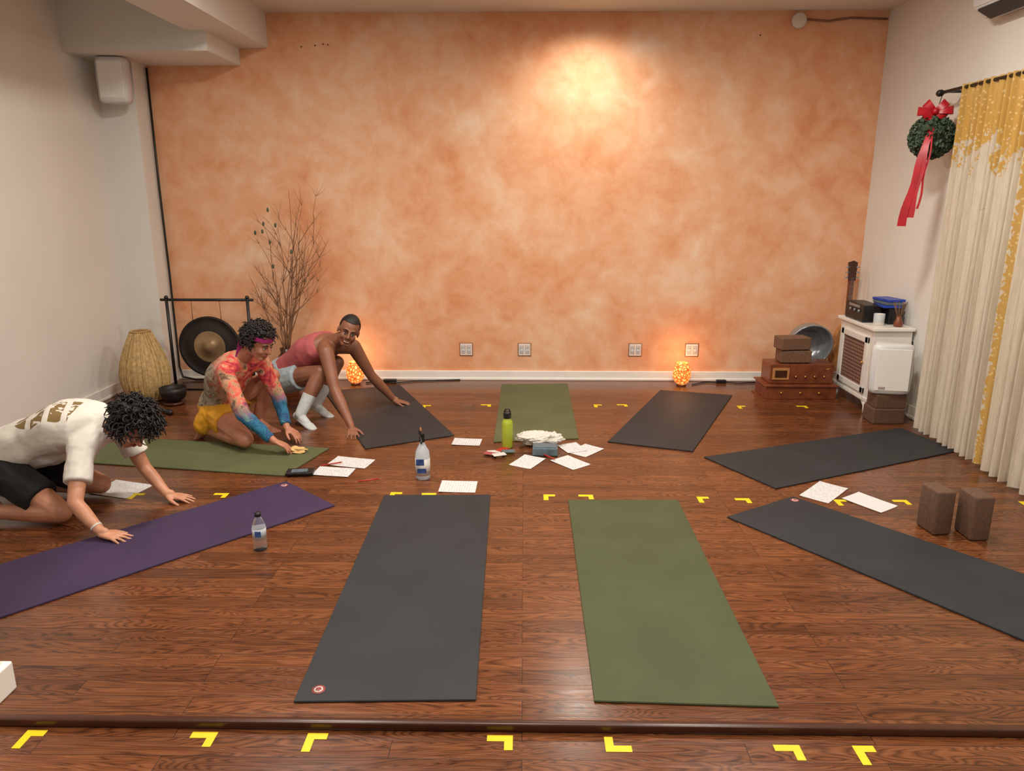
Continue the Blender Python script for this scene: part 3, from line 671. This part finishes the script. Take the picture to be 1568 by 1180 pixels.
def head(b,mat,c,R,feat,lip,brow,smile=False,ears=True):
    c=V(c)
    def P(x,y,z): return c+R@V((x,y,z))
    b.ell(P(0,-.012,.030),(.075,.096,.087),mat,R); b.ell(P(0,.028,-.035),(.059,.062,.074),mat,R)
    b.ell(P(0,.058,-.092),(.026,.022,.020),mat,R); b.rcone(P(-.048,.0,-.06),P(-.016,.062,-.092),.022,.018,mat); b.rcone(P(.048,.0,-.06),P(.016,.062,-.092),.022,.018,mat)
    b.rcone(P(-.034,.077,.020),P(.034,.077,.020),.012,.012,mat); b.rcone(P(0,.086,.012),P(0,.108,-.026),.008,.0125,mat)
    for s in (-1,1):
        b.ell(P(s*.011,.098,-.030),(.008,.009,.007),mat,R,2); b.ell(P(s*.036,.062,-.030),(.026,.024,.026),mat,R,2)
        if ears: b.ell(P(s*.078,-.006,-.008),(.009,.019,.031),mat,R,2)
    for s in (-1,1):
        feat.ell(P(s*.030,.0815,-.001),(.0125,.0085,.0062),'eye',R,2); feat.ell(P(s*.030,.0885,-.001),(.0055,.0025,.0056),'iris',R,2)
        feat.rcone(P(s*.014,.092,.022),P(s*.030,.0915,.029),.0040,.0045,brow,n=8); feat.rcone(P(s*.030,.0915,.029),P(s*.048,.080,.022),.0045,.0028,brow,n=8)
        feat.rcone(P(s*.017,.0885,.005),P(s*.030,.0900,.0065),.0018,.0020,brow,n=8); feat.rcone(P(s*.030,.0900,.0065),P(s*.043,.083,.004),.0020,.0016,brow,n=8)
        feat.ell(P(s*.0065,.110,-.034),(.003,.002,.002),'iris',R,1)
    if smile:
        pts=[(-.027,.082,-.049),(-.014,.090,-.057),(0,.093,-.060),(.014,.090,-.057),(.027,.082,-.049)]
        lo=[(-.027,.082,-.049),(-.015,.088,-.066),(0,.091,-.071),(.015,.088,-.066),(.027,.082,-.049)]
        for a in (pts,lo): feat.tube([P(*p) for p in a],[.0025,.0038,.0042,.0038,.0025],lip,8)
        feat.ell(P(0,.0875,-.0625),(.022,.007,.0075),'teeth',R,2)
    else:
        feat.tube([P(-.023,.082,-.060),P(-.010,.091,-.056),P(0,.093,-.058),P(.010,.091,-.056),P(.023,.082,-.060)],[.002,.0045,.004,.0045,.002],lip,8)
        feat.tube([P(-.021,.082,-.061),P(0,.090,-.067),P(.021,.082,-.061)],[.002,.0058,.002],lip,8)
def curly(b,mat,c,R,n,size,curl_r,keep):
    c=V(c); b.ell(c+R@V((0,-.022,.042)),(.083,.096,.084),mat,R)
    k=0
    while k<n:
        th=random.uniform(0,2*pi); cz=random.uniform(-.75,1); s=math.sqrt(1-cz*cz); d=V((s*math.cos(th),s*math.sin(th),cz))
        if not keep(d): continue
        k+=1
        p=c+R@V((d.x*.080,-.020+d.y*.098,.036+d.z*.088)); o=(R@V((d.x,d.y,d.z*.9))).normalized(); o=(o+V((0,0,-.25))+V((random.gauss(0,.25),random.gauss(0,.25),random.gauss(0,.25)))).normalized()
        u,w=frame(o); L=size*random.uniform(.6,1.25); ph=random.uniform(0,6); tr=random.uniform(1.2,2.2); pts=[]
        for i in range(11):
            t=i/10; a=ph+t*tr*2*pi; rr=curl_r*(.6+.6*t)
            pts.append(p-o*.01+o*L*t+u*rr*math.cos(a)+w*rr*math.sin(a)+V((0,0,-.25*L*t*t)))
        b.tube(pts,[.0058]*6+[.0052,.0046,.004,.003,.002],mat,5)
def person(name): return empty(name)
VOX=.0055

# ---------- kneeling person in white t-shirt
e=person('kneeling_person_in_white_tshirt')
pel,ch,nk=V((-2.86,3.86,.33)),V((-2.52,3.88,.47)),V((-2.27,3.86,.49)); side=V((.12,1,.05))
sR,eR,wR=V((-2.34,3.70,.40)),V((-2.30,3.52,.17)),V((-2.15,3.45,.052))
sL,eL,wL=V((-2.29,4.03,.40)),V((-2.20,4.04,.17)),V((-2.05,3.96,.048))
hR,kR,aR=V((-2.86,3.76,.28)),V((-2.45,3.62,.075)),V((-2.83,3.64,.065))
hL,kL,aL=V((-2.86,3.97,.28)),V((-2.46,4.02,.075)),V((-2.86,4.03,.065))
hc=V((-2.08,3.755,.515)); HR=headframe((.60,-.30,-.80),(.6,-.1,.75))
b=Bd(); ft=Bd()
torso(b,'skinA',pel,ch,nk,side); b.rcone(nk-V((.04,0,.02)),hc+HR@V((0,-.03,-.05)),.056,.050,'skinA')
for s,el,w,d,th in ((sR,eR,wR,V((.93,-.1,-.12)),-1),(sL,eL,wL,V((1,.05,-.12)),1)):
    b.rcone(lerp(ch,nk,.7),s,.07,.052,'skinA'); b.chain([s,lerp(s,el,.5),el],[.052,.045,.038],'skinA'); b.chain([el,lerp(el,w,.35),w],[.038,.038,.026],'skinA')
    b.rcone(w,w+d*.03,.024,.020,'skinA'); hand(b,'skinA',w+V((0,0,-.016)),d,(0,0,1),th,.12,.3)
for h,k,a in ((hR,kR,aR),(hL,kL,aL)):
    b.chain([h,lerp(h,k,.5),k],[.095,.078,.058],'skinA'); b.chain([k,lerp(k,a,.35),a],[.056,.056,.036],'skinA'); foot(b,'skinA',a+V((-.01,0,-.005)),a+V((-.17,-.01,-.03)),True,(0,0,-1))
head(b,'skinA',hc,HR,ft,'lipA','hair'); b.obj('body',e,VOX,4); ft.obj('face_features',e)
b=Bd(); torso(b,'tee',pel+V((.02,0,.01)),ch,nk,side,.018,1.02,1,25)
for s,el in ((sR,eR),(sL,eL)):
    b.rcone(lerp(ch,nk,.72),s,.100,.074,'tee'); b.rcone(lerp(ch,nk,.95),s,.082,.070,'tee',True,True); b.rcone(s,lerp(s,el,.62),.070,.067,'tee',True,False,side=(0,1,0))
b.rcone(lerp(pel,ch,.75)+V((0,0,-.06)),lerp(pel,ch,.2)+V((0,0,-.02)),.12,.125,'tee')
b.obj('tshirt',e,.008,3,.022,.12)
b=Bd(); torso(b,'shortA',pel,ch,nk,side,.012,1.02,0,8)
for h,k in ((hR,kR),(hL,kL)): b.rcone(h,lerp(h,k,.72),.112,.094,'shortA',True,False)
b.obj('shorts',e,.008,3,.015,.09)
b=Bd(); curly(b,'hair',hc,HR,560,.075,.010,lambda d: not(d.y>.45 and d.z<.32) and not (d.z<-.62 and d.y>-.2)); b.obj('curly_hair',e)
b=Bd(); b.rcone(wR-(wR-eR).normalized()*.03,wR-(wR-eR).normalized()*.022,.030,.030,'stickw',False,False,20); b.obj('bracelet',e)

# ---------- crouching person in tie-dye top
e=person('kneeling_person_in_tie_dye_top')
pel,ch,nk=V((-2.20,5.17,.235)),V((-2.08,5.07,.47)),V((-1.95,5.01,.62)); side=V((.35,1,0)).normalized()
sR,eR,wR=V((-2.02,4.87,.545)),V((-1.88,4.77,.27)),V((-1.67,4.73,.10))
sL,eL,wL=V((-1.87,5.17,.54)),V((-1.76,5.15,.28)),V((-1.67,5.0,.11))
hR,kR,aR=V((-2.19,5.07,.20)),V((-1.90,4.81,.085)),V((-2.24,5.04,.075))
hL,kL,aL=V((-2.18,5.26,.22)),V((-1.84,5.28,.42)),V((-1.98,5.27,.09))
hc=V((-1.80,4.95,.735)); HR=headframe((.84,-.36,-.42),(.35,-.15,1))
b=Bd(); ft=Bd()
torso(b,'skinB',pel,ch,nk,side,0,.92); b.rcone(nk-V((.02,0,.03)),hc+HR@V((0,-.03,-.05)),.052,.046,'skinB')
for s,el,w,d,th in ((sR,eR,wR,V((.9,.1,-.45)),-1),(sL,eL,wL,V((.9,-.35,-.45)),1)):
    b.rcone(lerp(ch,nk,.7),s,.065,.048,'skinB'); b.chain([s,lerp(s,el,.5),el],[.046,.042,.034],'skinB'); b.chain([el,lerp(el,w,.35),w],[.034,.034,.024],'skinB')
    b.rcone(w,w+d*.03,.022,.019,'skinB'); hand(b,'skinB',w,d,(0,0,1),th,.35,.15,.95)
b.chain([hR,lerp(hR,kR,.5),kR],[.095,.080,.058],'skinB'); b.chain([kR,lerp(kR,aR,.35),aR],[.055,.055,.035],'skinB'); foot(b,'skinB',aR+V((-.01,0,.01)),aR+V((-.09,.05,-.12)),True,(.8,-.3,-.6))
b.chain([hL,lerp(hL,kL,.5),kL],[.095,.080,.056],'skinB'); b.chain([kL,lerp(kL,aL,.35),aL],[.054,.055,.035],'skinB'); foot(b,'skinB',aL,aL+V((.17,-.05,-.04)))
head(b,'skinB',hc,HR,ft,'lipA','hairb'); b.obj('body',e,VOX,4); ft.obj('face_features',e)
b=Bd(); torso(b,'tiedye',pel,ch,nk,side,.014,.95,5,23)
for s,el,w in ((sR,eR,wR),(sL,eL,wL)):
    b.rcone(lerp(ch,nk,.72),s,.082,.062,'tiedye'); b.rcone(s,el,.060,.050,'tiedye'); b.rcone(el,lerp(el,w,.88),.050,.036,'tiedye',True,False)
b.obj('long_sleeve_top',e,.007,3,.018,.09)
b=Bd(); torso(b,'yellow',pel,ch,nk,side,.014,.95,0,8)
for h,k in ((hR,kR),(hL,kL)): b.rcone(h,lerp(h,k,.40),.108,.102,'yellow',True,False)
b.rcone(hR+V((-.02,-.02,-.02)),hR+V((-.08,-.03,-.08)),.10,.08,'yellow'); b.obj('shorts',e,.007,3,.018,.08)
b=Bd(); curly(b,'hairb',hc,HR,420,.052,.009,lambda d: not(d.y>.40 and d.z<.55) and not (d.z<-.35 and d.y>-.35)); b.obj('curly_hair',e)
b=Bd(); n=36; rr=[]
for i in range(n+1):
    a=2*pi*i/n; rr.append([hc+HR@V((.088*math.cos(a)*q,-.012+.107*math.sin(a)*q,.035+z+.012*math.sin(a))) for z,q in ((0,1.0),(.03,.985))])
b.loft(rr,'magenta',True,False,False); b.rcone(hc+HR@V((-.03,-.11,.02)),hc+HR@V((-.03,-.13,.0)),.022,.02,'magenta')
bk=hc+HR@V((.02,-.130,.0)); b.loft([[bk+V((-.05*t,-.02*t,-.20*t))+V((-.016,-.010,0)),bk+V((-.05*t,-.02*t,-.20*t))+V((.016,.010,0))] for t in (0,.25,.5,.75,1)],'magenta',True,False,False); b.obj('headband',e)
b=Bd(); t=bmesh.new(); bmesh.ops.create_icosphere(t,subdivisions=4,radius=1)
for v in t.verts:
    p=v.co.copy(); s=1+noise.noise(p*2+V((7,1,0)))*.8; v.co=V((-1.54+p.x*.06*s,4.78+p.y*.035*s,max(.0085,.022+p.z*.02*s)))
b.add(t,'tancloth',True); b.obj('cleaning_cloth')

# ---------- squatting smiling man
e=person('squatting_man_in_pink_tank_top')
pel,ch,nk=V((-1.95,5.90,.29)),V((-1.68,5.79,.50)),V((-1.49,5.69,.60)); side=V((.40,.92,-.03)).normalized()
sR,eR,wR=V((-1.50,5.53,.54)),V((-1.42,5.40,.29)),V((-1.27,5.23,.055))
sL,eL,wL=V((-1.36,5.83,.53)),V((-1.24,5.88,.28)),V((-1.09,5.99,.055))
hR,kR,aR=V((-1.93,5.79,.26)),V((-1.56,5.55,.38)),V((-1.70,5.42,.085))
hL,kL,aL=V((-1.90,5.98,.26)),V((-1.50,5.82,.40)),V((-1.66,5.72,.085))
hc=V((-1.335,5.59,.70)); HR=headframe((.24,-.95,-.12),(.38,.05,1))
b=Bd(); ft=Bd()
torso(b,'skinC',pel,ch,nk,side,0,1.0); b.rcone(nk-V((.02,0,.02)),hc+HR@V((0,-.03,-.05)),.060,.054,'skinC')
for s,el,w,d,th in ((sR,eR,wR,V((.30,-.9,-.2)),-1),(sL,eL,wL,V((.95,.15,-.2)),1)):
    b.rcone(lerp(ch,nk,.7),s,.078,.060,'skinC'); b.chain([s,lerp(s,el,.5),el],[.060,.050,.040],'skinC'); b.chain([el,lerp(el,w,.35),w],[.040,.042,.027],'skinC')
    b.rcone(w,w+d*.03,.025,.021,'skinC'); hand(b,'skinC',w+V((0,0,-.015)),d,(0,0,1),th,.10,.25)
for h,k,a in ((hR,kR,aR),(hL,kL,aL)):
    b.chain([h,lerp(h,k,.5),k],[.100,.085,.060],'skinC'); b.chain([k,lerp(k,a,.35),a],[.058,.060,.036],'skinC')
head(b,'skinC',hc,HR,ft,'lipC','hair',True); b.obj('body',e,VOX,4); ft.obj('face_features',e)
b=Bd(); torso(b,'tank',pel,ch,nk,side,.014,1.0,5,22)
b.obj('tank_top',e,.007,3,.012,.09)
b=Bd(); torso(b,'shortC',pel,ch,nk,side,.016,1.0,0,8)
for h,k in ((hR,kR),(hL,kL)): b.rcone(h,lerp(h,k,.50),.116,.108,'shortC',True,False)
b.obj('shorts',e,.007,3,.018,.08)
b=Bd()
for k,a,t in ((kR,aR,V((.15,-.12,-.05))),(kL,aL,V((.16,-.09,-.05)))):
    b.rcone(lerp(k,a,.52),a,.054,.042,'sock',False,True); foot(b,'sock',a,a+t,False)
b.obj('socks',e,.005,4)
b=Bd(); t=bmesh.new(); bmesh.ops.create_icosphere(t,subdivisions=5,radius=1)
dead=[v for v in t.verts if (v.co.z<-.15 and v.co.y>-.35) or (v.co.y>.30 and v.co.z<.50) or v.co.z<-.55]
bmesh.ops.delete(t,geom=dead,context='VERTS')
for v in t.verts:
    p=v.co.copy(); q=1+.03*noise.noise(p*26); v.co=hc+HR@V((p.x*.079*q,-.014+p.y*.100*q,.033+p.z*.096*q))
b.add(t,'hair',True); b.obj('short_hair',e)
